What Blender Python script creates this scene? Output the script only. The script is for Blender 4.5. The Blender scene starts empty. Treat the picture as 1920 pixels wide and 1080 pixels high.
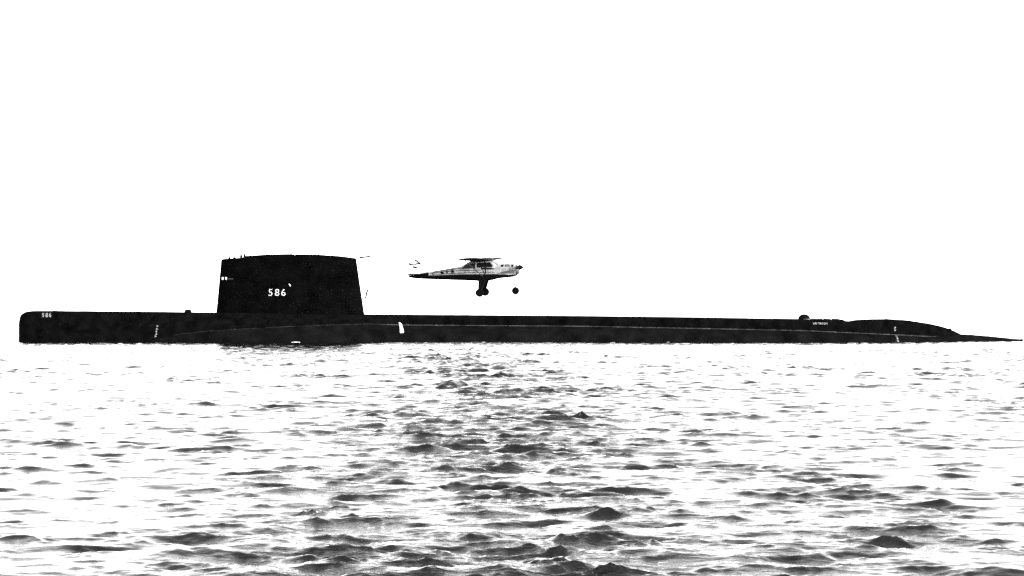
import bpy, bmesh, math, random
import numpy as np
from mathutils import Vector, Matrix, Euler, noise as mnoise

random.seed(7)
rng = np.random.default_rng(11)
SC = bpy.context.scene
COL = SC.collection
R = math.radians

# ------------------------------------------------------------------ camera
CAM_H = 3.1            # eye height above the water, metres
F_PX = 3000.0          # focal length in pixels of a 1920 wide frame
HORIZON = 598.0
cam_d = bpy.data.cameras.new('camera')
cam = bpy.data.objects.new('camera', cam_d)
COL.objects.link(cam)
cam.location = (0, 0, CAM_H)
cam.rotation_euler = (R(90), 0, 0)
cam_d.sensor_width = 36.0
cam_d.sensor_fit = 'HORIZONTAL'
cam_d.lens = 36.0 * F_PX / 1920.0
cam_d.shift_y = (HORIZON - 540.0) / 1920.0
cam_d.clip_start = 0.5
cam_d.clip_end = 60000.0
SC.camera = cam

# ------------------------------------------------------------------ sky, sun, exposure
SUN_EL, SUN_AZ = 12.0, 118.0     # low veiled sun behind the photographer (azimuth from +Y)
world = bpy.data.worlds.new('World')
SC.world = world
world.use_nodes = True
wt = world.node_tree
wt.nodes.clear()
sky = wt.nodes.new('ShaderNodeTexSky')
sky.sky_type = 'NISHITA'
sky.sun_disc = False
sky.sun_elevation = R(SUN_EL)
sky.sun_rotation = R(SUN_AZ)
sky.altitude = 0
sky.air_density = 1.0
sky.dust_density = 0.6
sky.ozone_density = 1.0
bw = wt.nodes.new('ShaderNodeRGBToBW')
bg = wt.nodes.new('ShaderNodeBackground')
bg.inputs['Strength'].default_value = 0.12
wo = wt.nodes.new('ShaderNodeOutputWorld')
wt.links.new(sky.outputs[0], bw.inputs[0])
wt.links.new(bw.outputs[0], bg.inputs['Color'])
wt.links.new(bg.outputs[0], wo.inputs['Surface'])

sun_d = bpy.data.lights.new('sun', 'SUN')
sun_d.energy = 0.5
sun_d.angle = R(20)
sun_d.color = (1, 1, 1)
sun = bpy.data.objects.new('sun', sun_d)
COL.objects.link(sun)
sd = Vector((math.sin(R(SUN_AZ)) * math.cos(R(SUN_EL)), math.cos(R(SUN_AZ)) * math.cos(R(SUN_EL)), math.sin(R(SUN_EL))))
sun.rotation_euler = sd.to_track_quat('Z', 'Y').to_euler()
sun.location = (0, 300, 200)

SC.view_settings.view_transform = 'Standard'
SC.view_settings.look = 'None'
SC.view_settings.gamma = 1.0
SC.view_settings.use_curve_mapping = False
SC.view_settings.exposure = 3.3
SC.cycles.max_bounces = 6
SC.cycles.glossy_bounces = 4
SC.cycles.use_denoising = False

# ------------------------------------------------------------------ helpers
def tag(o, label=None, cat=None, group=None, kind=None):
    if label: o['label'] = label
    if cat: o['category'] = cat
    if group: o['group'] = group
    if kind: o['kind'] = kind
    return o

def empty(name, loc=(0, 0, 0), rot=(0, 0, 0), parent=None):
    o = bpy.data.objects.new(name, None)
    COL.objects.link(o)
    o.location = loc
    o.rotation_euler = rot
    o.empty_display_size = 0.2
    if parent: o.parent = parent
    return o

def obj(name, bm, mats, parent=None, smooth=None, loc=None):
    me = bpy.data.meshes.new(name)
    bmesh.ops.remove_doubles(bm, verts=bm.verts, dist=1e-5)
    bmesh.ops.recalc_face_normals(bm, faces=bm.faces)
    bm.to_mesh(me)
    bm.free()
    for m in (mats if isinstance(mats, (list, tuple)) else [mats]):
        me.materials.append(m)
    if smooth is not None:
        me.shade_smooth()
        try:
            me.set_sharp_from_angle(angle=R(smooth))
        except Exception:
            pass
    o = bpy.data.objects.new(name, me)
    COL.objects.link(o)
    if parent: o.parent = parent
    if loc: o.location = loc
    return o

def box(bm, c, s, mat=0, rot=None, taper=None, bevel=0.0):
    r = bmesh.ops.create_cube(bm, size=1.0)
    vs = r['verts']
    for v in vs:
        k = 1.0
        if taper is not None and v.co.z > 0: k = taper
        v.co = Vector((v.co.x * s[0] * k, v.co.y * s[1] * k, v.co.z * s[2]))
        if rot: v.co = Euler(rot).to_matrix() @ v.co
        v.co += Vector(c)
    fs = set(f for v in vs for f in v.link_faces)
    for f in fs: f.material_index = mat
    if bevel > 0:
        es = list(set(e for v in vs for e in v.link_edges))
        bmesh.ops.bevel(bm, geom=es, offset=bevel, segments=2, affect='EDGES', profile=0.5)

def tube(bm, pts, rad, n=8, mat=0, cap=True, squash=None):
    """swept tube through pts with radius per point"""
    pts = [Vector(p) for p in pts]
    if not isinstance(rad, (list, tuple)): rad = [rad] * len(pts)
    rings = []
    up = Vector((0, 0, 1))
    for i, p in enumerate(pts):
        t = (pts[min(i + 1, len(pts) - 1)] - pts[max(i - 1, 0)]).normalized()
        u = up if abs(t.z) < 0.95 else Vector((1, 0, 0))
        a = t.cross(u).normalized()
        b = t.cross(a).normalized()
        q = squash or 1.0
        rings.append([bm.verts.new(p + rad[i] * (math.cos(2 * math.pi * k / n) * a + math.sin(2 * math.pi * k / n) * b * q)) for k in range(n)])
    for r0, r1 in zip(rings[:-1], rings[1:]):
        for k in range(n):
            f = bm.faces.new((r0[k], r0[(k + 1) % n], r1[(k + 1) % n], r1[k]))
            f.material_index = mat
    if cap:
        for r in (rings[0], rings[-1]):
            f = bm.faces.new(r); f.material_index = mat
    return rings

def lathe(bm, prof, axis, centre, n=24, mat=0):
    """prof: list of (radius, height along axis)"""
    ax = Vector(axis).normalized()
    u = ax.orthogonal().normalized()
    w = ax.cross(u)
    c = Vector(centre)
    rings = []
    for r, h in prof:
        if r < 1e-5:
            rings.append([bm.verts.new(c + ax * h)])
        else:
            rings.append([bm.verts.new(c + ax * h + r * (math.cos(2 * math.pi * k / n) * u + math.sin(2 * math.pi * k / n) * w)) for k in range(n)])
    for a, b in zip(rings[:-1], rings[1:]):
        for k in range(n):
            k2 = (k + 1) % n
            if len(a) == 1 and len(b) == 1: continue
            if len(a) == 1: f = bm.faces.new((a[0], b[k2], b[k]))
            elif len(b) == 1: f = bm.faces.new((a[k], a[k2], b[0]))
            else: f = bm.faces.new((a[k], a[k2], b[k2], b[k]))
            f.material_index = mat
    for r in (rings[0], rings[-1]):
        if len(r) > 2:
            f = bm.faces.new(r); f.material_index = mat

def interp(xs, ys):
    xs = np.array(xs, float); ys = np.array(ys, float)
    return lambda x: float(np.interp(x, xs, ys))

# ------------------------------------------------------------------ materials (monochrome photograph: greys only)
def new_mat(name):
    m = bpy.data.materials.new(name)
    m.use_nodes = True
    nt = m.node_tree
    return m, nt, nt.nodes['Principled BSDF']

def paint(name, v, rough=0.5, spec=0.3, var=0.25, scale=1.2, bump=0.0, bscale=6.0, speck=0.0, speck_v=0.2, speck_scale=5.0, metal=0.0):
    m, nt, b = new_mat(name)
    tc = nt.nodes.new('ShaderNodeTexCoord')
    n1 = nt.nodes.new('ShaderNodeTexNoise')
    n1.inputs['Scale'].default_value = scale
    n1.inputs['Detail'].default_value = 6
    nt.links.new(tc.outputs['Object'], n1.inputs['Vector'])
    mr = nt.nodes.new('ShaderNodeMapRange')
    mr.inputs['From Min'].default_value = 0.3
    mr.inputs['From Max'].default_value = 0.7
    mr.inputs['To Min'].default_value = v * (1 - var)
    mr.inputs['To Max'].default_value = v * (1 + var)
    nt.links.new(n1.outputs[0], mr.inputs['Value'])
    out = mr.outputs[0]
    if speck > 0:
        n2 = nt.nodes.new('ShaderNodeTexNoise')
        n2.inputs['Scale'].default_value = speck_scale
        n2.inputs['Detail'].default_value = 4
        n2.inputs['Roughness'].default_value = 0.7
        nt.links.new(tc.outputs['Object'], n2.inputs['Vector'])
        m2 = nt.nodes.new('ShaderNodeMapRange')
        m2.inputs['From Min'].default_value = 0.60
        m2.inputs['From Max'].default_value = 0.74
        m2.inputs['To Max'].default_value = speck
        nt.links.new(n2.outputs[0], m2.inputs['Value'])
        mx = nt.nodes.new('ShaderNodeMix')
        mx.inputs['B'].default_value = speck_v
        nt.links.new(m2.outputs[0], mx.inputs['Factor'])
        nt.links.new(out, mx.inputs['A'])
        out = mx.outputs[0]
    cb = nt.nodes.new('ShaderNodeCombineColor')
    for i in range(3): nt.links.new(out, cb.inputs[i])
    nt.links.new(cb.outputs[0], b.inputs['Base Color'])
    b.inputs['Roughness'].default_value = rough
    b.inputs['Specular IOR Level'].default_value = spec
    b.inputs['Metallic'].default_value = metal
    if bump > 0:
        n3 = nt.nodes.new('ShaderNodeTexNoise')
        n3.inputs['Scale'].default_value = bscale
        n3.inputs['Detail'].default_value = 5
        nt.links.new(tc.outputs['Object'], n3.inputs['Vector'])
        bp = nt.nodes.new('ShaderNodeBump')
        bp.inputs['Strength'].default_value = 1.0
        bp.inputs['Distance'].default_value = bump
        nt.links.new(n3.outputs[0], bp.inputs['Height'])
        nt.links.new(bp.outputs[0], b.inputs['Normal'])
    return m

M_sail = paint('black_sail_paint', 0.0015, rough=0.9, spec=0.0, var=0.5, scale=0.6, bump=0.03, bscale=3.0, speck=0.7, speck_v=0.035, speck_scale=7.0)
M_casing = paint('black_casing_paint', 0.0026, rough=0.9, spec=0.0, var=0.6, scale=0.8, bump=0.06, bscale=2.5, speck=0.4, speck_v=0.025, speck_scale=4.0)
M_hull = paint('black_hull_paint', 0.0036, rough=0.9, spec=0.01, var=0.6, scale=0.5, bump=0.04, bscale=2.0, speck=0.25, speck_v=0.025, speck_scale=3.0)
M_hull_edge = paint('worn_edge_highlight', 0.03, rough=0.9, spec=0.0, var=0.8, scale=0.8, speck=0.9, speck_v=0.16, speck_scale=2.6)  # worn, speckled edge line with the hull-top highlight put into its colour
M_worn = paint('worn_white_marking', 0.26, rough=0.7, var=0.5, scale=5.0)
M_num = paint('hull_number_paint', 0.5, rough=0.7, var=0.35, scale=4.0)
M_black = paint('black_fittings', 0.003, rough=0.8, spec=0.02, var=0.3)
M_hole = paint('dark_opening', 0.002, rough=1.0, spec=0.0, var=0.1)
M_white = paint('white_marking_paint', 0.88, rough=0.5, var=0.06, scale=2.0)
M_glass = paint('bridge_glass_painted_lit', 0.75, rough=0.15, spec=0.5, var=0.05)  # near-white base stands in for light through and off the panes
M_foam = paint('white_water', 0.85, rough=0.6, var=0.05, bump=0.03, bscale=9.0)
M_cloth = paint('dark_uniform_cloth', 0.006, rough=0.9, spec=0.05, var=0.3, scale=6)
M_skin = paint('skin', 0.06, rough=0.6, var=0.1)
M_pwhite = paint('white_aircraft_paint', 0.88, rough=0.35, var=0.05, scale=2.0)
M_pcream = paint('pale_fuselage_paint', 0.25, rough=0.5, spec=0.2, var=0.45, scale=4.0)
M_pdark = paint('dark_aircraft_paint', 0.003, rough=0.7, spec=0.03, var=0.4, scale=3.0)
M_pgrey = paint('grey_cowl_paint', 0.045, rough=0.4, var=0.2)
M_pglass = paint('dark_window_glass', 0.004, rough=0.25, spec=0.1, var=0.1)
M_shield = paint('windshield_glass', 0.25, rough=0.05, spec=0.6, var=0.1)
M_tyre = paint('black_rubber', 0.003, rough=0.85, spec=0.02, var=0.2)
M_metal = paint('polished_metal', 0.75, rough=0.25, var=0.05, metal=0.9)

def water_mat():
    m, nt, b = new_mat('sea_water')
    b.inputs['Base Color'].default_value = (0.004, 0.004, 0.004, 1)
    b.inputs['Roughness'].default_value = 0.06
    b.inputs['IOR'].default_value = 1.333
    b.inputs['Specular IOR Level'].default_value = 0.5
    g = nt.nodes.new('ShaderNodeNewGeometry')
    at = nt.nodes.new('ShaderNodeAttribute')
    at.attribute_name = 'ripple'
    mp = nt.nodes.new('ShaderNodeMapping')
    mp.inputs['Scale'].default_value = (0.42, 1.0, 1.0)
    nt.links.new(g.outputs['Position'], mp.inputs['Vector'])
    prev = None
    for sc, dist, det in ((2.4, 0.13, 5.0), (9.0, 0.045, 4.0), (28.0, 0.012, 3.0)):
        n = nt.nodes.new('ShaderNodeTexNoise')
        n.inputs['Scale'].default_value = sc
        n.inputs['Detail'].default_value = det
        n.inputs['Roughness'].default_value = 0.55
        nt.links.new(mp.outputs[0], n.inputs['Vector'])
        mu = nt.nodes.new('ShaderNodeMath'); mu.operation = 'MULTIPLY'
        mu.inputs[1].default_value = dist
        nt.links.new(at.outputs['Fac'], mu.inputs[0])
        bp = nt.nodes.new('ShaderNodeBump')
        bp.inputs['Strength'].default_value = 1.0
        nt.links.new(mu.outputs[0], bp.inputs['Distance'])
        nt.links.new(n.outputs[0], bp.inputs['Height'])
        if prev: nt.links.new(prev.outputs[0], bp.inputs['Normal'])
        prev = bp
    nt.links.new(prev.outputs[0], b.inputs['Normal'])
    return m
M_water = water_mat()

# ------------------------------------------------------------------ the sea
def vnoise(x, y, s, seed):
    """smooth value noise on arrays"""
    r = np.random.default_rng(seed).random((257, 257))
    xs, ys = x / s + 100.3, y / s + 50.7
    ix, iy = np.floor(xs).astype(int), np.floor(ys).astype(int)
    fx, fy = xs - ix, ys - iy
    fx = fx * fx * (3 - 2 * fx); fy = fy * fy * (3 - 2 * fy)
    g = lambda a, c: r[a % 257, c % 257]
    return (g(ix, iy) * (1 - fx) + g(ix + 1, iy) * fx) * (1 - fy) + (g(ix, iy + 1) * (1 - fx) + g(ix + 1, iy + 1) * fx) * fy

def wind_field(x, y):
    """0 = sheltered smooth water, 1 = wind ruffled lane running out towards the boat"""
    lane = np.exp(-((x + 0.3 + 0.016 * y - 0.25 * np.sin(y * 0.05)) / (1.9 + 0.045 * y)) ** 2)
    near = np.clip((31 - y) / 13.0, 0, 1) * np.exp(-((x - 0.9) / 3.6) ** 2) * 0.5
    n = 0.6 * vnoise(x, y * 0.5, 3.5, 5) + 0.4 * vnoise(x, y * 0.6, 1.3, 6)
    return np.clip(0.0 + (lane + near) * (0.36 + 1.0 * n) + 0.75 * (n - 0.5), 0, 1.15)

def build_sea():
    y0, y1 = 12.0, 262.0
    rows, cols = 1350, 980
    yy = y0 * (y1 / y0) ** (np.arange(rows) / (rows - 1))
    uu = np.linspace(-1, 1, cols)
    half = 0.345 * yy + 3.5
    X = uu[None, :] * half[:, None]
    Y = np.repeat(yy[:, None], cols, 1)
    dY = np.gradient(yy)[:, None]
    dX = (2 * half / (cols - 1))[:, None]
    A = wind_field(X, Y)
    amp_map = 0.32 + 0.34 * np.clip((Y - 25) / 90.0, 0, 1) + 0.60 * A
    g1 = 0.5 * vnoise(X, Y * 1.5, 0.9, 21) + 0.5 * vnoise(X, Y * 1.3, 0.4, 22)
    g2 = 0.5 * vnoise(X, Y * 0.8, 3.2, 23) + 0.5 * vnoise(X, Y * 1.0, 1.4, 24)
    far = np.clip((Y - 30) / 50.0, 0, 1)
    gust = 0.22 + 3.0 * (g1 * (1 - far) + g2 * far) ** 2      # short waves come in clusters
    Z = np.zeros_like(X); DX = np.zeros_like(X); DY = np.zeros_like(X)
    # many short crested wind waves running mostly towards the camera
    nw = 260
    for i in range(nw):
        lam = 0.09 * (3.4 / 0.09) ** ((i + rng.random()) / nw)
        th = rng.normal(0, 0.55)
        kx, ky = math.sin(th), -math.cos(th)
        k = 2 * math.pi / lam
        slope = 0.039 * (1.0 if lam < 0.9 else (0.9 / lam) ** 0.8)
        a = slope / k
        lx = lam / max(abs(math.sin(th)), 0.05)
        ly = lam / max(abs(math.cos(th)), 0.05)
        w = np.clip(ly / (2.2 * dY) - 0.6, 0, 1) * np.clip(lx / (2.2 * dX) - 0.6, 0, 1)
        if w.max() <= 0: continue
        ph = k * (kx * X + ky * Y) + rng.random() * 6.283
        c = np.cos(ph); s = np.sin(ph)
        m = amp_map * (gust if lam < 1.3 else 0.5 + 0.5 * gust) if lam < 2 else (0.28 + 0.55 * amp_map)
        aa = a * w * m
        Z += aa * c
        DX -= aa * kx * s * 0.9
        DY -= aa * ky * s * 0.9
    # fade at the borders of the modelled patch
    e = np.minimum(np.clip((1 - np.abs(uu)) / 0.04, 0, 1)[None, :], np.ones((rows, 1)))
    e = e * np.clip((np.arange(rows) / 25.0), 0, 1)[:, None] * np.clip(((rows - 1 - np.arange(rows)) / 25.0), 0, 1)[:, None]
    Z *= e; DX *= e; DY *= e
    V = np.stack([X + DX, Y + DY, Z], -1).reshape(-1, 3)
    idx = np.arange(rows * cols).reshape(rows, cols)
    quads = np.stack([idx[:-1, :-1], idx[:-1, 1:], idx[1:, 1:], idx[1:, :-1]], -1).reshape(-1, 4)
    # coarse sheet out to the horizon, joined to the border of the fine patch
    BIG = 40000.0
    n0 = len(V)
    def ring_pts(s):
        b, t, l, r = [], [], [], []
        out = []
        for j in range(cols): out.append((idx[0, j], (uu[j] * s, -s)))
        for i in range(rows): out.append((idx[i, cols - 1], (s, -s + 2 * s * i / (rows - 1))))
        for j in range(cols - 1, -1, -1): out.append((idx[rows - 1, j], (uu[j] * s, s)))
        for i in range(rows - 1, -1, -1): out.append((idx[i, 0], (-s, -s + 2 * s * i / (rows - 1))))
        return out
    border = [k for k, _ in ring_pts(1)]
    extra = []; rings = [border]
    for s in (600.0, 3000.0, BIG):
        pts = ring_pts(s)
        ring = []
        for _, (px, py) in pts:
            ring.append(n0 + len(extra)); extra.append((px, py + 130.0, 0.0))
        rings.append(ring)
    eq = []
    for a, b in zip(rings[:-1], rings[1:]):
        n = len(a)
        for i in range(n):
            j = (i + 1) % n
            if a[i] == a[j] and (extra[b[i] - n0] == extra[b[j] - n0]): continue
            eq.append((a[i], b[i], b[j], a[j]) if a[i] != a[j] else (a[i], b[i], b[j], b[j]))
    eq = [q for q in eq if len(set(q)) == 4]
    V = np.vstack([V, np.array(extra)])
    quads = np.vstack([quads, np.array(eq)])
    me = bpy.data.meshes.new('water')
    me.vertices.add(len(V)); me.vertices.foreach_set('co', V.astype(np.float32).ravel())
    nq = len(quads)
    me.loops.add(nq * 4); me.loops.foreach_set('vertex_index', quads.astype(np.int32).ravel())
    me.polygons.add(nq)
    me.polygons.foreach_set('loop_start', (np.arange(nq) * 4).astype(np.int32))
    me.polygons.foreach_set('loop_total', np.full(nq, 4, np.int32))
    me.polygons.foreach_set('use_smooth', np.ones(nq, bool))
    me.update(calc_edges=True)
    rip = me.attributes.new('ripple', 'FLOAT', 'POINT')
    rv = np.concatenate([(0.17 + 0.72 * A).ravel(), np.full(len(extra), 0.35)])
    rip.data.foreach_set('value', rv.astype(np.float32))
    me.materials.append(M_water)
    o = bpy.data.objects.new('water', me)
    COL.objects.link(o)
    tag(o, kind='structure')
    return o
build_sea()

# ------------------------------------------------------------------ the submarine
D = 220.0      # distance of the boat's centre line
sub = empty('submarine', (0, D, 0))
tag(sub, 'long black submarine with a tall sail lying on the surface beyond the water', 'submarine')

def PX(px, Y): return (px - 960.0) * Y / F_PX
def PZ(py, Y): return CAM_H + (HORIZON - py) * Y / F_PX

top_px = interp([35, 36, 38, 42, 48, 56, 66, 100, 250, 380, 560, 690, 900, 1100, 1300, 1480, 1578, 1584, 1600, 1610, 1640, 1670, 1700, 1740, 1770, 1790, 1800],
                [606, 598, 592, 588, 585, 583.4, 583, 583, 584.3, 585.8, 588, 589.5, 591, 592.5, 595, 598, 599, 602, 602.4, 600.2, 598.6, 598.6, 600.5, 606.5, 613, 620.5, 626])
knee_px = interp([35, 200, 300, 380, 480, 555, 690, 750, 1100, 1200, 1500, 1690, 1790, 1800],
                 [690, 660, 632, 622, 616, 612, 607.5, 610, 612.5, 614.5, 620.5, 629, 634, 638])
ct_ = interp([35, 60, 120, 300, 420, 500, 680, 760, 1300, 1580, 1700, 1790, 1800], [0.05, 0.35, 1.0, 2.1, 2.4, 2.5, 2.7, 3.0, 2.9, 2.3, 1.6, 0.5, 0.1])
cb_ = interp([35, 60, 120, 300, 420, 500, 660, 745, 1300, 1580, 1700, 1790, 1800], [0.07, 0.5, 1.5, 3.3, 4.2, 4.4, 4.3, 2.85, 2.8, 2.3, 1.8, 0.9, 0.2])
hb_ = interp([35, 60, 120, 300, 420, 500, 1400, 1600, 1750, 1850, 1918], [0.05, 0.35, 1.1, 3.2, 4.6, 5.3, 5.3, 4.6, 3.2, 1.4, 0.12])
tail_px = interp([1700, 1780, 1800, 1830, 1870, 1905, 1918], [629, 624.5, 623.5, 626.5, 631, 635.6, 637])

def casing_section(px):
    ct, cb = ct_(px), cb_(px)
    Y = D - ct
    zt = PZ(top_px(px), Y); zk = PZ(knee_px(px), D - cb) - 0.12
    r = min(0.35, ct * 0.5, max((zt - zk) * 0.3, 0.02))
    pts = [(cb, zk)]
    for t in (0.25, 0.5, 0.75):
        pts.append((cb + (ct - cb) * t + 0.12 * cb / 4 * math.sin(math.pi * t), zk + (zt - r - zk) * t))
    pts += [(ct, zt - r), (ct - r * 0.3, zt - r * 0.3), (ct - r, zt), (ct * 0.4, zt + 0.02)]
    right = pts
    left = [(-a, b) for a, b in reversed(pts)]
    return right + left           # open at the bottom

def loft(bm, stations, section, closed_ends=True):
    rings = []
    for px in stations:
        sec = section(px)
        x = PX(px, D - 0.6 * cb_(min(px, 1800)))
        rings.append([bm.verts.new((x, -a, b)) for a, b in sec])
    for r0, r1 in zip(rings[:-1], rings[1:]):
        n = len(r0)
        for k in range(n):
            bm.faces.new((r0[k], r0[(k + 1) % n], r1[(k + 1) % n], r1[k]))
    if closed_ends:
        bm.faces.new(rings[0]); bm.faces.new(rings[-1])

bm = bmesh.new()
st = [35, 35.5, 36.5, 38, 40, 43, 48, 54, 60, 68, 80] + list(range(95, 1575, 15)) + [1576, 1579, 1582, 1585, 1592, 1600, 1604, 1608, 1612] + list(range(1622, 1796, 8)) + [1797, 1800]
loft(bm, st, casing_section)
for v in bm.verts:      # plating is never quite fair
    if v.co.z > 0.3:
        v.co.z += 0.022 * (mnoise.noise(v.co * 0.9) + 0.6 * mnoise.noise(v.co * 3.1))
casing = obj('casing', bm, M_casing, sub, smooth=40)

def hull_section(px):
    hb = hb_(px)
    if px <= 1800:
        zk = PZ(knee_px(px), D - cb_(px)); ck = min(cb_(px) + 0.02, hb * 0.98)
    else:
        zk = 0; ck = 0
    if px > 1700:
        t = min(1, (px - 1700) / 100.0)
        zt = PZ(tail_px(px), D)
        zk2 = zt - 0.35 * hb_(px) * 0.3; ck2 = 0.35 * hb
        zk = zk * (1 - t) + zk2 * t; ck = ck * (1 - t) + ck2 * t
    zb = -0.6 if px < 1800 else -0.4
    zk_ = max(zk, zb + 0.05)
    pts = [(0.0, zk_ + 0.03)] if px < 1740 else [(0.0, zk_ + 0.05)]
    pts.append((ck * 0.5, zk_ + 0.02))
    n = 9
    for i in range(n + 1):
        a = math.pi / 2 * i / n
        pts.append((ck + (hb - ck) * math.sin(a), zb + (zk_ - zb) * math.cos(a)))
    dk = max(0.3, min(7.0, hb * 1.4))
    for i in range(1, 7):
        a = math.pi / 2 * i / 6
        pts.append((hb * math.cos(a), zb - dk * math.sin(a)))
    return pts + [(-a, b) for a, b in reversed(pts[1:-1])]
bm = bmesh.new()
st = [35.2, 40, 48, 60, 80] + list(range(100, 1800, 20)) + list(range(1800, 1918, 6)) + [1918.5]
loft(bm, st, hull_section)
for v in bm.verts:
    if v.co.x > PX(1790, D) and v.co.z > 0:
        v.co.z += 0.05 * mnoise.noise(v.co * 1.7) * min(1, v.co.z)
hull = obj('hull', bm, M_hull, sub, smooth=50)

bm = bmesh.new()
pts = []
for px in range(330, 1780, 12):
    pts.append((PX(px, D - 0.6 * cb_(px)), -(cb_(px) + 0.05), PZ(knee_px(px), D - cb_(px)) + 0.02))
tube(bm, pts, [0.022 if p[0] < PX(720, D) else 0.10 for p in pts], n=6)  # added tube carrying the painted highlight and wear, thicker aft
obj('hull_edge_highlight', bm, M_hull_edge, hull)

def hull_y(px, z):      # near side of the hull/casing at this height
    sec = casing_section(px) if px < 1797 else None
    best = None
    if sec:
        half = sec[:8]
        for (a0, z0), (a1, z1) in zip(half[:-1], half[1:]):
            if min(z0, z1) <= z <= max(z0, z1) and abs(z1 - z0) > 1e-6:
                a = a0 + (a1 - a0) * (z - z0) / (z1 - z0)
                best = a if best is None else max(best, a)
    hs = hull_section(px)
    hs = hs[:20]
    for (a0, z0), (a1, z1) in zip(hs[:-1], hs[1:]):
        if min(z0, z1) <= z <= max(z0, z1) and abs(z1 - z0) > 1e-6:
            a = a0 + (a1 - a0) * (z - z0) / (z1 - z0)
            best = a if best is None else max(best, a)
    return -(best if best is not None else cb_(px))

def px_of(x):
    px = x * F_PX / (D - 2.0) + 960.0
    for _ in range(4): px = x * F_PX / (D - 0.6 * cb_(min(px, 1800))) + 960.0
    return px

# --- sail
sx_f = lambda t: PX(405 + 9.5 * t, D)
sx_r = lambda t: PX(683.5 - 15.5 * t, D)
SZ0 = PZ(589.5, D) - 0.15
stop = interp([405, 414, 416, 420, 430, 460, 463, 480, 500, 525, 550, 551.5, 556, 558, 600, 640, 669, 684],
              [493, 489, 486.6, 485.5, 485, 483.5, 480.3, 479.3, 478, 477.2, 476.8, 478.9, 478.6, 477.3, 478, 480.5, 484.2, 486])
SW = 1.55
def s_shape(u):
    u = min(max(u, 0.0), 1.0)
    f = 1.0 if u > 0.42 else (1 - ((0.42 - u) / 0.42) ** 2.4) ** 0.5
    g = 1.0 if u < 0.55 else (1 - ((u - 0.55) / 0.45) ** 2.2) ** 0.75
    return f * g
def sail_half(x, z):
    t = (z - SZ0) / (PZ(480, D) - SZ0)
    t = min(max(t, 0), 1.05)
    u = (x - sx_f(t)) / (sx_r(t) - sx_f(t))
    return SW * s_shape(u) * (1 - 0.10 * t)
bm = bmesh.new()
NL, NU = 14, 90
us = [0.5 - 0.5 * math.cos(math.pi * i / NU) for i in range(NU + 1)]
us = sorted(set([round(u, 5) for u in us] + [0.185, 0.2, 0.525, 0.53, 0.55, 0.557]))
rings = []
for l in range(NL + 1):
    t = l / NL
    side = []
    for u in us:
        x = sx_f(t) + u * (sx_r(t) - sx_f(t))
        zt = PZ(stop(x * F_PX / D + 960), D)
        z = SZ0 + (zt - SZ0) * t
        side.append((x, SW * s_shape(u) * (1 - 0.10 * t), z))
    rings.append([[bm.verts.new((x, -w, z)) for x, w, z in side], [bm.verts.new((x, w + 1e-4, z)) for x, w, z in side]])
for l in range(NL):
    for s in (0, 1):
        for i in range(len(us) - 1):
            bm.faces.new((rings[l][s][i], rings[l][s][i + 1], rings[l + 1][s][i + 1], rings[l + 1][s][i]))
    for i in (0, -1):
        bm.faces.new((rings[l][0][i], rings[l][1][i], rings[l + 1][1][i], rings[l + 1][0][i]))
for l in (0, NL):
    for i in range(len(us) - 1):
        bm.faces.new((rings[l][0][i], rings[l][0][i + 1], rings[l][1][i + 1], rings[l][1][i]))
sail = obj('sail', bm, M_sail, sub, smooth=35)
# bridge cockpit cut into the top of the sail
CK_X0, CK_X1 = PX(446, D), PX(462, D)
CK_Z = PZ(484, D) - 1.05
bm = bmesh.new(); box(bm, ((CK_X0 + CK_X1) / 2, 0, CK_Z + 1.5), (CK_X1 - CK_X0, 1.5, 3.0))
cutter = obj('cockpit_cutter', bm, M_sail)
cutter.location = (0, D, 0)
md = sail.modifiers.new('cockpit', 'BOOLEAN'); md.object = cutter; md.operation = 'DIFFERENCE'; md.solver = 'EXACT'
bpy.context.view_layer.update()
dg = bpy.context.evaluated_depsgraph_get()
me2 = bpy.data.meshes.new_from_object(sail.evaluated_get(dg))
sail.modifiers.clear(); sail.data = me2
bpy.data.objects.remove(cutter)

def text_part(name, s, size, wide, bold, place, mat, parent, surf, ext=0.012):
    """flat lettering following the plating: place = (x, z) of its centre, surf(x, z) gives the surface y"""
    cu = bpy.data.curves.new('lettering', 'FONT')
    cu.body = s; cu.size = size; cu.extrude = ext; cu.offset = bold
    cu.align_x = 'CENTER'; cu.align_y = 'CENTER'; cu.resolution_u = 4
    cu.space_character = 1.12
    to = bpy.data.objects.new('lettering', cu); COL.objects.link(to)
    bpy.context.view_layer.update()
    me = bpy.data.meshes.new_from_object(to.evaluated_get(bpy.context.evaluated_depsgraph_get()))
    bpy.data.objects.remove(to)
    xs = [v.co.x for v in me.vertices]; ys = [v.co.y for v in me.vertices]
    cx, cy = (min(xs) + max(xs)) / 2, (min(ys) + max(ys)) / 2
    for v in me.vertices:
        x = place[0] + (v.co.x - cx) * wide; z = place[1] + (v.co.y - cy)
        v.co = (x, surf(x, z) - 0.006 - (v.co.z + ext), z)
    me.name = name
    me.materials.clear(); me.materials.append(mat)
    o = bpy.data.objects.new(name, me); COL.objects.link(o); o.parent = parent
    return o
sail_surf = lambda x, z: -sail_half(x, z)
hull_surf = lambda x, z: hull_y(px_of(x), z)

DS = D - 1.5
for ch, cxp in (('5', 507.2), ('8', 519.6), ('6', 531.4)):
    text_part('numeral', ch, 1.34, 1.04, -0.006, (PX(cxp, DS), PZ(548.3, DS)), M_num, sail, sail_surf)
DB = D - 1.0
for ch, cxp in (('5', 79.3), ('8', 86.4), ('6', 93)):
    text_part('hull_numeral', ch, 0.78, 0.95, 0.01, (PX(cxp, DB), PZ(590.6, DB)), M_worn, casing, hull_surf)
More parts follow.
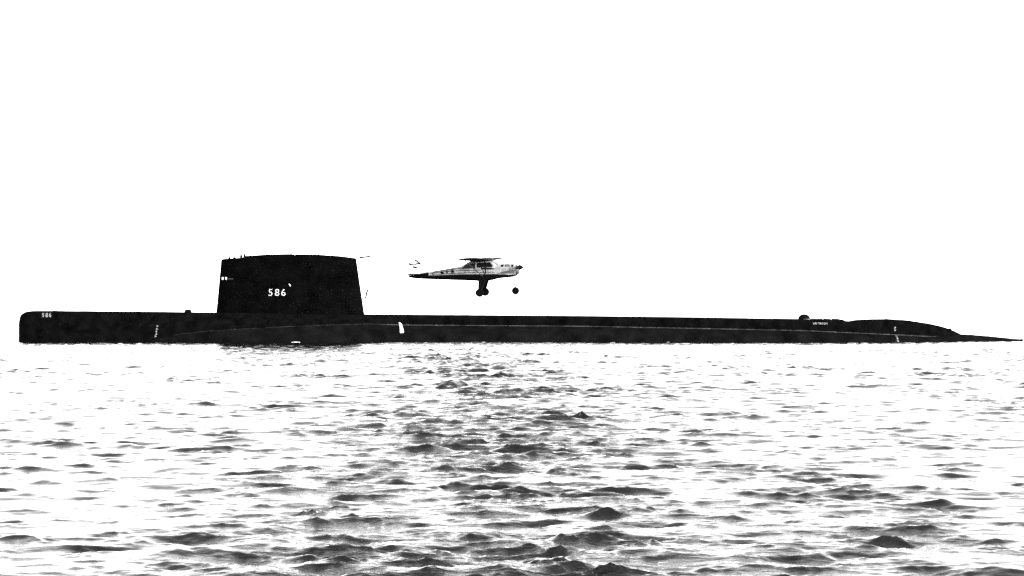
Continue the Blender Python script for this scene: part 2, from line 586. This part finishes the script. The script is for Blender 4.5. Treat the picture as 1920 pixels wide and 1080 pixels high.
# draught marks, fore and aft
for ch, (cxp, cyp) in zip('76543', ((294.5, 612), (294, 616.7), (293.3, 621.5), (293.2, 626.2), (292, 630.3))):
    text_part('draught_mark', ch, 0.27, 2.0, 0.012, (PX(cxp, D - 3), PZ(cyp, D - 3)), M_worn, casing, hull_surf)
for ch, (cxp, cyp) in zip('75432', ((1682, 614.8), (1682, 619.3), (1681.8, 630), (1681.7, 634.5), (1681.5, 639.3))):
    text_part('draught_mark', ch, 0.27, 1.9, 0.012, (PX(cxp, D - 3), PZ(cyp, D - 3)), M_worn, hull if cyp > 628 else casing, hull_surf)
nl = text_part('name_lettering', 'USS TRITON', 0.34, 0.95, 0.008, (PX(1538.5, D - 2.6), PZ(606.5, D - 2.6)), M_worn, casing, hull_surf)

nl['kind'] = 'stuff'      # letters a pixel or two high

# bridge windows at the leading edge of the sail
for cxp, w in ((417.2, 4.0), (424.4, 3.2)):
    bm = bmesh.new()
    z0, z1 = PZ(524.6, D), PZ(519.8, D)
    xa, xb = PX(cxp - w / 2, D - 0.7), PX(cxp + w / 2, D - 0.7)
    vs = []
    for d in (0.015, -0.05):
        for (x, z) in ((xa, z0), (xb, z0), (xb, z1), (xa, z1)):
            vs.append(bm.verts.new((x, -sail_half(x, z) - d, z)))
    for q in ((0, 1, 2, 3), (7, 6, 5, 4), (0, 4, 5, 1), (1, 5, 6, 2), (2, 6, 7, 3), (3, 7, 4, 0)):
        bm.faces.new([vs[k] for k in q])
    obj('bridge_window', bm, M_glass, sail)
bm = bmesh.new()
box(bm, (PX(434, D - 1.1), -sail_half(PX(434, D - 1.1), PZ(523, D)) - 0.02, PZ(523.3, D)), (1.0, 0.05, 0.09), bevel=0.02)
obj('window_ledge', bm, M_pgrey, sail)
# small white running light on the side
xr, zr = PX(543.5, DS), PZ(534.3, DS)
bm = bmesh.new()
box(bm, (xr, -sail_half(xr, zr) - 0.04, zr), (0.12, 0.10, 0.38), rot=(0, R(-38), 0), bevel=0.04)
obj('running_light', bm, M_white, sail, smooth=40)
# small fittings at the bridge
bm = bmesh.new()
zb = PZ(485.3, D)
tube(bm, [(PX(429.8, D), 0, zb - 0.1), (PX(429.8, D), 0, PZ(482.5, D)), (PX(430.6, D), 0, PZ(481.2, D))], [0.14, 0.15, 0.11], n=10)
obj('signal_lamp', bm, M_black, sail, smooth=40)
bm = bmesh.new()
tube(bm, [(PX(437.4, D), 0, zb - 0.1), (PX(437.4, D), 0, PZ(482.8, D)), (PX(441.6, D), 0, PZ(482.6, D)), (PX(441.6, D), 0, zb - 0.1)], 0.07, n=8)
box(bm, (PX(439.5, D), 0, PZ(483.0, D)), (0.36, 0.25, 0.2), bevel=0.03)
obj('compass_stand', bm, M_black, sail, smooth=40)
bm = bmesh.new()
tube(bm, [(PX(461, D), -0.85, CK_Z + 0.3), (PX(461, D), -0.85, PZ(474.4, D))], [0.11, 0.095], n=10)
lathe(bm, [(0.09, 0), (0.09, 0.18), (0.05, 0.24), (0, 0.26)], (0, 0, 1), (PX(461, D), -0.85, PZ(475.5, D)), n=10)
obj('periscope', bm, M_black, sail, smooth=40)
# aft: horizontal gaff with a pale bracket and a hand rail down the trailing edge
bm = bmesh.new()
tube(bm, [(PX(673.5, D), 0, PZ(483.2, D)), (PX(694, D), 0, PZ(480.8, D))], [0.13, 0.12], n=8)
obj('gaff_spar', bm, M_black, sail)
bm = bmesh.new()
tube(bm, [(PX(666, D), 0, PZ(485.6, D)), (PX(673.8, D), 0, PZ(483.2, D))], 0.03, n=8)
obj('spar_bracket', bm, M_white, sail)
bm = bmesh.new()
tube(bm, [(PX(689.4, D), 0, PZ(542.5, D)), (PX(687, D), 0, PZ(551, D)), (PX(685.6, D), 0, PZ(560, D))], 0.12, n=8)
obj('hand_rail', bm, M_black, sail)
for py in (545, 557):
    bm = bmesh.new()
    xx = PX(689.2 - (py - 543) * 0.21, D)
    tube(bm, [(PX(675.0 + (py - 530) * 0.15, D) - 0.2, 0, PZ(py, D)), (xx, 0, PZ(py, D))], 0.02, n=6)
    obj('rail_bracket', bm, M_white, sail)

# flood holes along the casing below the sail
flood = None
for i in range(15):
    pxp = 388 + i * 21.6
    pyp = 611.5 - 8.5 * (i / 14.0) ** 0.8
    x, z = PX(pxp, D - 4), PZ(pyp, D - 4)
    y = hull_y(pxp, z); y2 = hull_y(pxp, z + 0.2)
    if flood is None:
        bm = bmesh.new(); box(bm, (0, 0, 0), (0.44, 0.05, 0.24), bevel=0.02)
        flood = obj('flood_hole', bm, M_hole, casing); o = flood
    else:
        o = flood.copy(); COL.objects.link(o); o.parent = casing
    o.location = (x, y + 0.005, z)
    o.rotation_euler = (math.atan2(-(y2 - y), 0.2), 0, 0)
# folded bow plane: dark wedge on the bow, recess shadow put into its colour
bm = bmesh.new()
ol = [(118, 622.5), (122, 619.8), (150, 618.8), (172, 615.5), (186, 614.8), (188, 622), (184, 626), (150, 624.6)]
fr = []; bk = []
for a, b in ol:
    x, z = PX(a, D - 2), PZ(b, D - 2)
    y = hull_y(a, z)
    fr.append(bm.verts.new((x, y - 0.03, z))); bk.append(bm.verts.new((x, y + 0.2, z)))
bm.faces.new(fr); bm.faces.new(list(reversed(bk)))
for i in range(len(ol)):
    j = (i + 1) % len(ol); bm.faces.new((fr[i], fr[j], bk[j], bk[i]))
obj('bow_plane', bm, M_hole, casing)
# deck fittings
def deck(px): return PX(px, D - 1.5), PZ(top_px(px), D - ct_(px))
x, z = deck(352.5)
bm = bmesh.new()
box(bm, (x, -1.5, z + 0.13), (0.88, 0.7, 0.36), bevel=0.06, taper=0.92)
box(bm, (x, -1.5, z + 0.33), (0.66, 0.5, 0.12), bevel=0.03)
obj('deck_hatch', bm, M_black, casing, smooth=40)
x, z = deck(1508)
bm = bmesh.new()
prof = [(0.86, -0.15), (0.86, -0.02)] + [(0.82 * math.cos(a), 0.68 * math.sin(a)) for a in [R(5 + 8.5 * k) for k in range(10)]] + [(0, 0.68)]
lathe(bm, prof, (0, 0, 1), (x, -1.4, z), n=28)
obj('deck_dome', bm, M_black, casing, smooth=40)
bm = bmesh.new()
lathe(bm, [(0.9, -0.06), (0.9, 0.035), (0.88, 0.04)], (0, 0, 1), (x + 0.15, -1.4, z), n=28)
obj('dome_ring', bm, M_pgrey, casing)
for pxp, w, h in ((258, 0.16, 0.10), (101, 0.3, 0.10), (1663, 0.24, 0.26), (1720, 0.16, 0.12)):
    x, z = deck(pxp)
    bm = bmesh.new()
    tube(bm, [(x - w / 2, -1, z - 0.1), (x - w / 2, -1, z + h)], 0.06, n=8)
    tube(bm, [(x + w / 2, -1, z - 0.1), (x + w / 2, -1, z + h * 0.8)], 0.06, n=8)
    box(bm, (x, -1, z), (w + 0.2, 0.2, 0.08))
    obj('bollard', bm, M_black, casing, smooth=40)
x = PX(1781, D); z = PZ(617.5, D)
bm = bmesh.new()
tube(bm, [(PX(1775, D), 0, z - 0.1), (PX(1778, D), 0, z + 0.1), (PX(1783.5, D), 0, z + 0.12), (PX(1783.5, D), 0, z - 0.3)], 0.045, n=8)
box(bm, (PX(1782, D), 0, z + 0.0), (0.3, 0.25, 0.28), bevel=0.05)
obj('stern_cleat', bm, M_black, casing, smooth=40)
# non slip blocks / planking seams along the aft deck edge: uneven low plates
plate = None
for i in range(22):
    pxp = 1521 + i * 2.6
    x, z = deck(pxp)
    if random.random() < 0.25: continue
    if plate is None:
        bm = bmesh.new(); box(bm, (0, 0, 0), (0.16, 1.2, 0.10), bevel=0.015); plate = obj('deck_plate', bm, M_casing, casing); o = plate
    else:
        o = plate.copy(); COL.objects.link(o); o.parent = casing
    o.location = (x, -1.4, z + 0.035 + random.uniform(-0.02, 0.02))

# overboard discharge arching out of the hull side
bm = bmesh.new()
pts = []; rad = []
for i in range(12):
    t = i / 11.0
    pxp = 746.5 + 7.2 * t ** 0.55
    pyp = 605.5 + 18.5 * t ** 1.6
    z = PZ(pyp, D - 5.4)
    pts.append((PX(pxp, D - 5.4), D - 4.3 - 1.25 * t ** 0.5, z))
    rad.append(0.07 + 0.21 * t ** 0.7)
tube(bm, pts, rad, n=12)
for v in bm.verts: v.co += Vector((mnoise.noise(v.co * 6), 0, 0)) * 0.03
o = obj('water_jet', bm, M_foam, smooth=60)
tag(o, 'white arc of water pouring from the side of the black hull aft of the sail', 'water', kind='stuff')

bm = bmesh.new()
for k in range(16):
    t = random.random()
    px = 546 + 16 * t
    c = Vector((PX(px, D - 10), D - 9.5 - random.random() * 1.5, 0.0 + 0.06 * random.random()))
    q = bmesh.ops.create_icosphere(bm, subdivisions=2, radius=1.0)
    sz = random.uniform(0.04, 0.10)
    for v in q['verts']:
        v.co = c + Vector((v.co.x * sz * 2.0, v.co.y * sz, v.co.z * sz * 0.6)) * (1 + 0.4 * mnoise.noise(v.co * 3 + c))
o = obj('foam', bm, M_foam, smooth=60)
tag(o, 'small patch of white foam breaking against the hull below the sail', 'foam', kind='stuff')

# ------------------------------------------------------------------ crew on the bridge
def person(name, loc, rotz, label, raised):
    root = empty(name, loc, (0, 0, rotz))
    tag(root, label, 'person', 'crew standing in the bridge')
    V = [(0, 0, .95), (0, 0, 1.15), (0, .01, 1.38), (0, .01, 1.50), (0, .03, 1.60), (0, .03, 1.72)]
    Rr = [(.19, .15), (.21, .17), (.24, .16), (.08, .08), (.10, .115), (.09, .10)]
    E = [(0, 1), (1, 2), (2, 3), (3, 4), (4, 5)]
    def chain(s, pts, rs):
        p = s
        for q, r in zip(pts, rs):
            V.append(q); Rr.append((r, r)); E.append((p, len(V) - 1)); p = len(V) - 1
    for sgn in (-1, 1):
        chain(0, [(.10 * sgn, 0, .86), (.11 * sgn, .02, .47), (.11 * sgn, 0, .08), (.12 * sgn, .16, .04)], [.10, .065, .05, .04])
        if sgn == raised:
            chain(2, [(.20 * sgn, .01, 1.38), (.30 * sgn, .18, 1.30), (.12 * sgn, .20, 1.58), (.08 * sgn, .17, 1.64)], [.065, .05, .04, .04])
        else:
            chain(2, [(.20 * sgn, .01, 1.38), (.27 * sgn, .03, 1.10), (.22 * sgn, .30, 1.08), (.20 * sgn, .38, 1.08)], [.065, .05, .04, .04])
    me = bpy.data.meshes.new('body'); me.from_pydata(V, E, [])
    o = bpy.data.objects.new('body', me); COL.objects.link(o)
    sk = o.modifiers.new('s', 'SKIN'); sk.use_smooth_shade = True
    for i, r in enumerate(Rr):
        me.skin_vertices[0].data[i].radius = r
    me.skin_vertices[0].data[0].use_root = True
    sb = o.modifiers.new('d', 'SUBSURF'); sb.levels = 2; sb.render_levels = 2
    bpy.context.view_layer.update()
    m2 = bpy.data.meshes.new_from_object(o.evaluated_get(bpy.context.evaluated_depsgraph_get()))
    bpy.data.objects.remove(o)
    m2.name = 'body'
    m2.materials.clear(); m2.materials.append(M_cloth); m2.materials.append(M_skin)
    for p in m2.polygons:
        if p.center.z > 1.50: p.material_index = 1
        p.use_smooth = True
    b = bpy.data.objects.new('body', m2); COL.objects.link(b); b.parent = root
    bm = bmesh.new()
    lathe(bm, [(.098, 1.70), (.105, 1.73), (.125, 1.77), (.11, 1.80), (.03, 1.815), (0, 1.815)], (0, 0, 1), (0, .025, 0), n=16)
    lathe(bm, [(.10, 1.695), (.12, 1.70), (.10, 1.71)], (0, 0, 1), (0, .07, 0), n=16)
    obj('cap', bm, M_cloth, root, smooth=50)
    return root
person('person', (PX(453.2, D), D - 0.40, CK_Z + 0.06), R(80), 'crewman in dark clothing and cap, nearest the front of the sail bridge', 1)
person('person', (PX(456.6, D), D + 0.20, CK_Z - 0.22), R(-60), 'crewman in dark clothing standing beside the periscope on the sail', -1)

# ------------------------------------------------------------------ the light aircraft
PD = 85.0
plane = empty('airplane', ((898 - 960) * PD / F_PX, PD, CAM_H + (HORIZON - 527) * PD / F_PX), (R(2.4), R(0), R(-8)))
tag(plane, 'small high wing propeller airplane flying low, white above and dark below', 'airplane')
fx = lambda px: (px - 898) / 34.8
fz = lambda py: (527 - py) / 35.3
prof = [  # px, top, paint line, bottom, half width
    (764, 517.6, 517.6, 519.0, .02), (770, 516.2, 516.4, 520.4, .05), (780, 514.0, 514.2, 522.0, .10), (792, 511.8, 512.0, 522.7, .16), (804, 509.4, 509.6, 523.2, .22),
    (805, 509.0, 516.5, 523.2, .22), (830, 505.0, 515.4, 524.2, .33), (850, 501.5, 514.6, 525.0, .41), (866, 498.5, 514.2, 525.5, .46), (874, 494.0, 514.0, 525.8, .48),
    (882, 489.6, 514.0, 526.2, .50), (898, 488.2, 513.8, 527.0, .51), (912, 487.6, 513.8, 526.6, .51), (923, 488.0, 513.8, 525.5, .51), (930, 491.8, 513.8, 523.4, .50),
    (937, 495.4, 514.0, 522.0, .49), (945, 494.2, 514.4, 521.2, .46), (956, 494.3, 514.8, 520.2, .43), (964, 494.8, 515.0, 519.2, .40), (968, 495.6, 514.6, 517.6, .37)]
bm = bmesh.new()
rings = []
for px, tp, ln, bt, w in prof:
    x = fx(px); zt, zl, zb = fz(tp), fz(ln), fz(bt)
    cab = 870 < px < 934
    rt = 0.55 if not cab else 0.82
    half = [(0, zb), (w * .6, zb + 0.02 * (zl - zb)), (w * .88, zb + 0.25 * (zl - zb)), (w * .98, zb + 0.65 * (zl - zb)), (w, zl),
            (w, zl + .35 * (zt - zl)), (w * .97, zl + .62 * (zt - zl)), (w * (rt + .12), zl + .86 * (zt - zl)), (w * rt * .7, zl + .97 * (zt - zl)), (0, zt)]
    full = half + [(-a, b) for a, b in reversed(half[1:-1])]
    rings.append([bm.verts.new((x, -a, b)) for a, b in full])
n = len(rings[0])
for ri, (r0, r1) in enumerate(zip(rings[:-1], rings[1:])):
    for k in range(n):
        f = bm.faces.new((r0[k], r0[(k + 1) % n], r1[(k + 1) % n], r1[k]))
        kk = k if k < 9 else n - 1 - k
        f.material_index = 0 if (kk < 4 or ri < 5) else 1
f = bm.faces.new(rings[0])
f = bm.faces.new(rings[-1]); f.material_index = 2
fus = obj('fuselage', bm, [M_pdark, M_pcream, M_pgrey], plane, smooth=35)

def side_y(px, py):
    i = max(0, min(len(prof) - 2, next((j for j in range(len(prof) - 1) if prof[j + 1][0] >= px), len(prof) - 2)))
    a, b = prof[i], prof[i + 1]
    t = (px - a[0]) / (b[0] - a[0])
    tp, ln, bt, w = [a[k] + (b[k] - a[k]) * t for k in (1, 2, 3, 4)]
    rta, rtb = [0.82 if 870 < q[0] < 934 else 0.55 for q in (a, b)]
    rt = rta + (rtb - rta) * t
    z = fz(py); zt, zl, zb = fz(tp), fz(ln), fz(bt)
    hz = [zb, zb + 0.02 * (zl - zb), zb + 0.25 * (zl - zb), zb + 0.65 * (zl - zb), zl, zl + .35 * (zt - zl), zl + .62 * (zt - zl), zl + .86 * (zt - zl), zl + .97 * (zt - zl), zt]
    hw = [0, w * .6, w * .88, w * .98, w, w, w * .97, w * (rt + .12), w * rt * .7, 0]
    return float(np.interp(z, hz, hw))

def side_plate(name, outline, mat, parent, both=True, d=0.008, inset=0.02):
    """thin panel lying on the curved fuselage side; outline in profile pixels (one span per column)"""
    xs = sorted(set([p[0] for p in outline]))
    cols = []
    for x0, x1 in zip(xs[:-1], xs[1:]):
        m = max(1, int((x1 - x0) / 4))
        cols += [x0 + (x1 - x0) * k / m for k in range(m)]
    cols.append(xs[-1])
    e0 = (cols[-1] - cols[0]) * 1e-3
    def span(x):
        x = min(max(x, cols[0] + e0), cols[-1] - e0)
        ys = []
        for (a, b), (c, e) in zip(outline, outline[1:] + outline[:1]):
            if a != c and min(a, c) <= x <= max(a, c): ys.append(b + (e - b) * (x - a) / (c - a))
        return min(ys), max(ys)
    for s in ((-1, 1) if both else (-1,)):
        bm = bmesh.new()
        fr, bk = [], []
        for x in cols:
            t, b = span(x)
            m = 5
            fr.append([]); bk.append([])
            for k in range(m + 1):
                py = t + (b - t) * k / m
                y = side_y(x, py)
                fr[-1].append(bm.verts.new((fx(x), s * (y + d), fz(py))))
                bk[-1].append(bm.verts.new((fx(x), s * (y - inset), fz(py))))
        for i in range(len(cols) - 1):
            for k in range(5):
                bm.faces.new((fr[i][k], fr[i][k + 1], fr[i + 1][k + 1], fr[i + 1][k]))
                bm.faces.new((bk[i][k], bk[i + 1][k], bk[i + 1][k + 1], bk[i][k + 1]))
            for k in (0, 5):
                bm.faces.new((fr[i][k], fr[i + 1][k], bk[i + 1][k], bk[i][k]))
        for i in (0, -1):
            for k in range(5):
                bm.faces.new((fr[i][k], fr[i][k + 1], bk[i][k + 1], bk[i][k]))
        obj(name, bm, mat, parent)
side_plate('side_window', [(868.5, 504), (874, 495.8), (881, 491.6), (894, 491.2), (894, 503)], M_pglass, fus)
side_plate('side_window', [(897, 501.4), (897, 491.3), (911, 490.8), (921, 491.5), (926, 497), (926, 501.2)], M_pglass, fus)
# windscreen
bm = bmesh.new()
g = [[(924.6, 488.8), (930.6, 492.6), (936.6, 497.4)], [(924.6, 488.8), (930.6, 492.6), (936.6, 497.4)]]
rows_ = []
for a, b in ((924.2, 488.9), (930.6, 492.2), (937.2, 495.3)):
    hw = 0.40
    rows_.append([bm.verts.new((fx(a) + 0.03 - 0.03 * abs(q), hw * q, fz(b) + 0.035 - 0.05 * q * q)) for q in (-1, -.5, 0, .5, 1)])
for r0, r1 in zip(rows_[:-1], rows_[1:]):
    for k in range(4): bm.faces.new((r0[k], r0[k + 1], r1[k + 1], r1[k]))
ws = bmesh.ops.solidify(bm, geom=bm.faces[:], thickness=0.02)
obj('windscreen', bm, M_shield, fus, smooth=40)
# cowling slots
for px0, px1 in ((940.5, 946), (948.6, 950.2), (951.6, 953), (954.2, 955.4), (956.8, 958), (960, 963.6)):
    side_plate('cowl_louvre', [(px0, 500.4), (px0, 496.2), (px1, 496.2), (px1, 500.4)], M_hole, fus, d=0.012)
# grey lower cheek of the cowling
side_plate('cowl_panel', [(934, 513.2), (944, 509.5), (958, 506.6), (966.5, 506), (966.5, 513.2)], M_pgrey, fus, d=0.006)
# dark trim stripes and lettering smears along the rear fuselage
for pts in ([(806, 515.5), (830, 512.9), (880, 510.4), (930, 510.2), (930, 511.0), (880, 511.6), (830, 514.0)],
            [(808, 511.2), (830, 508.6), (868, 506.0), (905, 506.6), (905, 507.4), (868, 507.2), (830, 510.1), (808, 512.4)],
            [(815, 508.2), (840, 505.0), (868, 502.3), (868, 503.6), (840, 506.3), (815, 509.4)],
            [(812.6, 507.8), (813.8, 507.4), (813.8, 515.4), (812.6, 515.6)],
            [(838, 505.4), (841, 504.8), (842, 512.2), (839.5, 512.5)],
            [(846, 503.6), (852, 502.9), (855, 510.8), (849, 511.6)],
            [(826, 509.5), (831, 507.5), (836, 512), (830, 513)],
            [(905, 501.8), (924, 502.3), (936, 504.5), (924, 505.2), (905, 505.2)]):
    side_plate('trim_stripe', pts, M_pdark, fus, d=0.006)
for px0 in (913.0,):
    side_plate('door_post', [(px0 - 1.0, 513), (px0 - 1.0, 491.5), (px0 + 1.0, 491.5), (px0 + 1.0, 513)], M_pdark, fus, d=0.014)
# roof aerials
bm = bmesh.new(); tube(bm, [(fx(936.6), 0, fz(498.5)), (fx(936.3), 0, fz(489.3))], [0.02, 0.012], n=6); obj('aerial', bm, M_pdark, fus)
bm = bmesh.new(); box(bm, (fx(919), 0, fz(485.8)), (0.34, 0.22, 0.10), bevel=0.04); tube(bm, [(fx(910), 0, fz(487.3)), (fx(922), 0, fz(484.9))], 0.03, n=6); obj('roof_fairing', bm, M_pgrey, fus, smooth=40)
bm = bmesh.new(); tube(bm, [(fx(962), 0.1, fz(498)), (fx(962), 0.1, fz(495.2))], 0.018, n=6); obj('aerial', bm, M_pdark, fus)
# cowl nose, spinner, propeller
bm = bmesh.new()
lathe(bm, [(.40, 0), (.385, .06), (.33, .13), (.22, .165), (0, .165)], (1, 0, 0), (0, 0, 0), n=28)
for v in bm.verts: v.co = Vector((v.co.x + fx(967.6), v.co.y * 0.95, v.co.z * 0.70 + fz(506.6)))
nose = obj('nose_cowl', bm, M_pgrey, plane, smooth=40)
bm = bmesh.new()
lathe(bm, [(.15, 0), (.145, .05), (.115, .13), (.06, .22), (.02, .265), (0, .27)], (1, 0, 0), (fx(972.2), 0, fz(501.6)), n=24)
spn = obj('spinner', bm, M_pdark, plane, smooth=40)
bm = bmesh.new()
for s in (-1, 1):
    st_ = [(0.08, .05, .03), (.35, .10, .025), (.65, .10, .018), (.86, .06, .01)]
    rg = []
    for y, c, th in st_:
        ang = R(62 - 45 * y)
        rg.append([bm.verts.new((fx(974.3) + dx * math.cos(ang) - dy * math.sin(ang), s * y, fz(501.6) + dx * math.sin(ang) * s + dy * math.cos(ang) * s)) for dx, dy in ((-c / 1, 0), (0, th), (c, 0), (0, -th))])
    for r0, r1 in zip(rg[:-1], rg[1:]):
        for k in range(4): bm.faces.new((r0[k], r0[(k + 1) % 4], r1[(k + 1) % 4], r1[k]))
    bm.faces.new(rg[0]); bm.faces.new(rg[-1])
obj('propeller', bm, M_black, plane, smooth=40)
# wing
bm = bmesh.new()
def foil(c):
    pts = []
    for u in (0, .02, .07, .17, .32, .5, .7, .88, 1.0): pts.append((u, .0 + .12 * (2.2 * math.sqrt(u) * (1 - u) ** .9)))
    low = [(u, -.05 * math.sin(math.pi * min(1, u * 1.1))) for u in (.88, .7, .5, .32, .17, .07, .02)]
    return [(-u * c, z * c * .55) for u, z in pts] + [(-u * c, z * c) for u, z in low]
rg = []
for y in (-4.0, -3.94, -3.8, -3.5, -2.5, -1, 0, 1, 2.5, 3.5, 3.8, 3.94, 4.0):
    k = 1.0 if abs(y) <= 3.5 else (1 - ((abs(y) - 3.5) / .55) ** 2) ** .5
    c = 1.6 * (0.25 + .75 * k)
    le = fx(926.5) - (1.6 - c) * .45
    rg.append([bm.verts.new((le + a, y, fz(488.0) + b * (0.4 + 0.6 * k) + abs(y) * math.tan(R(1.0)))) for a, b in foil(c)])
for r0, r1 in zip(rg[:-1], rg[1:]):
    n = len(r0)
    for k in range(n): bm.faces.new((r0[k], r0[(k + 1) % n], r1[(k + 1) % n], r1[k]))
bm.faces.new(rg[0]); bm.faces.new(rg[-1])
wing = obj('wing', bm, M_pdark, plane, smooth=40)
for s in (-1, 1):
    for xa, xw in ((0.42, 0.42), (0.30, -0.32)):
        bm = bmesh.new()
        tube(bm, [(xa, s * .47, fz(519)), (xw, s * 2.55, fz(489.6) + .04)], .022, n=8)
        obj('wing_strut', bm, M_pdark if xw > 0 else M_pgrey, plane)
# main gear
for s in (-1, 1):
    bm = bmesh.new()
    top = [(fx(899), s * .40, fz(524.5)), (fx(915.5), s * .40, fz(524))]
    bot = [(fx(901), s * .84, -.50), (fx(906.5), s * .84, -.52)]
    d = Vector((0, .03 * s, .015))
    a = [bm.verts.new(Vector(p) + d) for p in (top[0], top[1], bot[1], bot[0])]
    b = [bm.verts.new(Vector(p) - d) for p in (top[0], top[1], bot[1], bot[0])]
    bm.faces.new(a); bm.faces.new(list(reversed(b)))
    for i in range(4):
        j = (i + 1) % 4; bm.faces.new((a[i], a[j], b[j], b[i]))
    leg = obj('gear_leg', bm, M_pdark, plane)
    bm = bmesh.new()
    tube(bm, [(fx(905), s * .74, -.50), (fx(905), s * .94, -.60)], .035, n=8)
    obj('axle', bm, M_black, leg)
    bm = bmesh.new()
    lathe(bm, [(.10, -.075), (.17, -.085), (.215, -.05), (.225, 0), (.215, .05), (.17, .085), (.10, .075)], (0, 1, 0), (fx(904.5), s * .95, -.60), n=28)
    wh = obj('wheel', bm, M_tyre, plane, smooth=50)
    bm = bmesh.new()
    lathe(bm, [(.105, -.07), (.06, -.085), (0, -.085)], (0, s * -1, 0), (fx(904.5), s * .95, -.60), n=20)
    obj('hub_cap', bm, M_black, wh, smooth=50)
# nose gear
xn = fx(966.2)
bm = bmesh.new()
tube(bm, [(xn - .05, 0, fz(518)), (xn - .02, 0, -.28)], .035, n=10)
ng = obj('nose_strut', bm, M_metal, plane, smooth=50)
bm = bmesh.new()
tube(bm, [(xn - .03, 0, -.14), (xn - .03, 0, -.31)], .045, n=8)
for s in (-1, 1): tube(bm, [(xn - .02, 0, -.30), (xn - .01, s * .09, -.36), (xn, s * .09, -.52)], .018, n=6)
obj('fork', bm, M_black, ng)
bm = bmesh.new()
lathe(bm, [(.09, -.06), (.16, -.07), (.195, -.04), (.205, 0), (.195, .04), (.16, .07), (.09, .06)], (0, 1, 0), (xn, 0, -.52), n=28)
obj('wheel', bm, M_tyre, plane, smooth=50)
# tail surfaces
def plate_xz(bm, outline, y0, th, mat=0):
    a = [bm.verts.new((fx(p), y0 - th, fz(q))) for p, q in outline]
    b = [bm.verts.new((fx(p), y0 + th, fz(q))) for p, q in outline]
    f = bm.faces.new(a); f.material_index = mat
    f = bm.faces.new(list(reversed(b))); f.material_index = mat
    for i in range(len(outline)):
        j = (i + 1) % len(outline); f = bm.faces.new((a[i], a[j], b[j], b[i])); f.material_index = mat
bm = bmesh.new(); plate_xz(bm, [(775, 516), (802, 510), (796, 503), (787.5, 493.4), (778.5, 486), (775, 485.4)], 0, .022)
fin = obj('tail_fin', bm, M_pwhite, plane)
bm = bmesh.new(); plate_xz(bm, [(774.4, 517), (774.4, 485.4), (770, 485.6), (767, 488), (764.6, 496), (763.6, 508), (765, 517)], 0, .018)
rud = obj('rudder', bm, M_pwhite, plane)
for ol, par in (([(778, 484.6), (789.5, 492.9), (787.5, 494.8), (777.2, 487.2)], fin),
                ([(774.8, 494.1), (782, 492.8), (789.6, 492.9), (789.4, 494.3), (782, 495.2), (774.8, 496.3)], fin),
                ([(767, 492.2), (770, 494.2), (774, 493.9), (774, 496.3), (769.6, 496.6), (766.4, 494.6)], rud),
                ([(774.8, 497.2), (777.5, 499.0), (782, 500.4), (781.6, 502.8), (777, 501.8), (774.8, 502.6)], fin)):
    bm = bmesh.new(); plate_xz(bm, ol, 0, .034); obj('fin_marking', bm, M_pdark, par)
bm = bmesh.new()
ol = [(-3.05, .05), (-3.25, 1.0), (-3.45, 1.42), (-3.65, 1.46), (-3.75, 1.1), (-3.78, .05)]
full = ol + [(a, -b) for a, b in reversed(ol)]
a = [bm.verts.new((p, q, fz(513.6) + .02)) for p, q in full]
b = [bm.verts.new((p, q, fz(513.6) - .02)) for p, q in full]
bm.faces.new(a); bm.faces.new(list(reversed(b)))
for i in range(len(full)):
    j = (i + 1) % len(full); bm.faces.new((a[i], a[j], b[j], b[i]))
obj('tailplane', bm, M_pdark, plane)
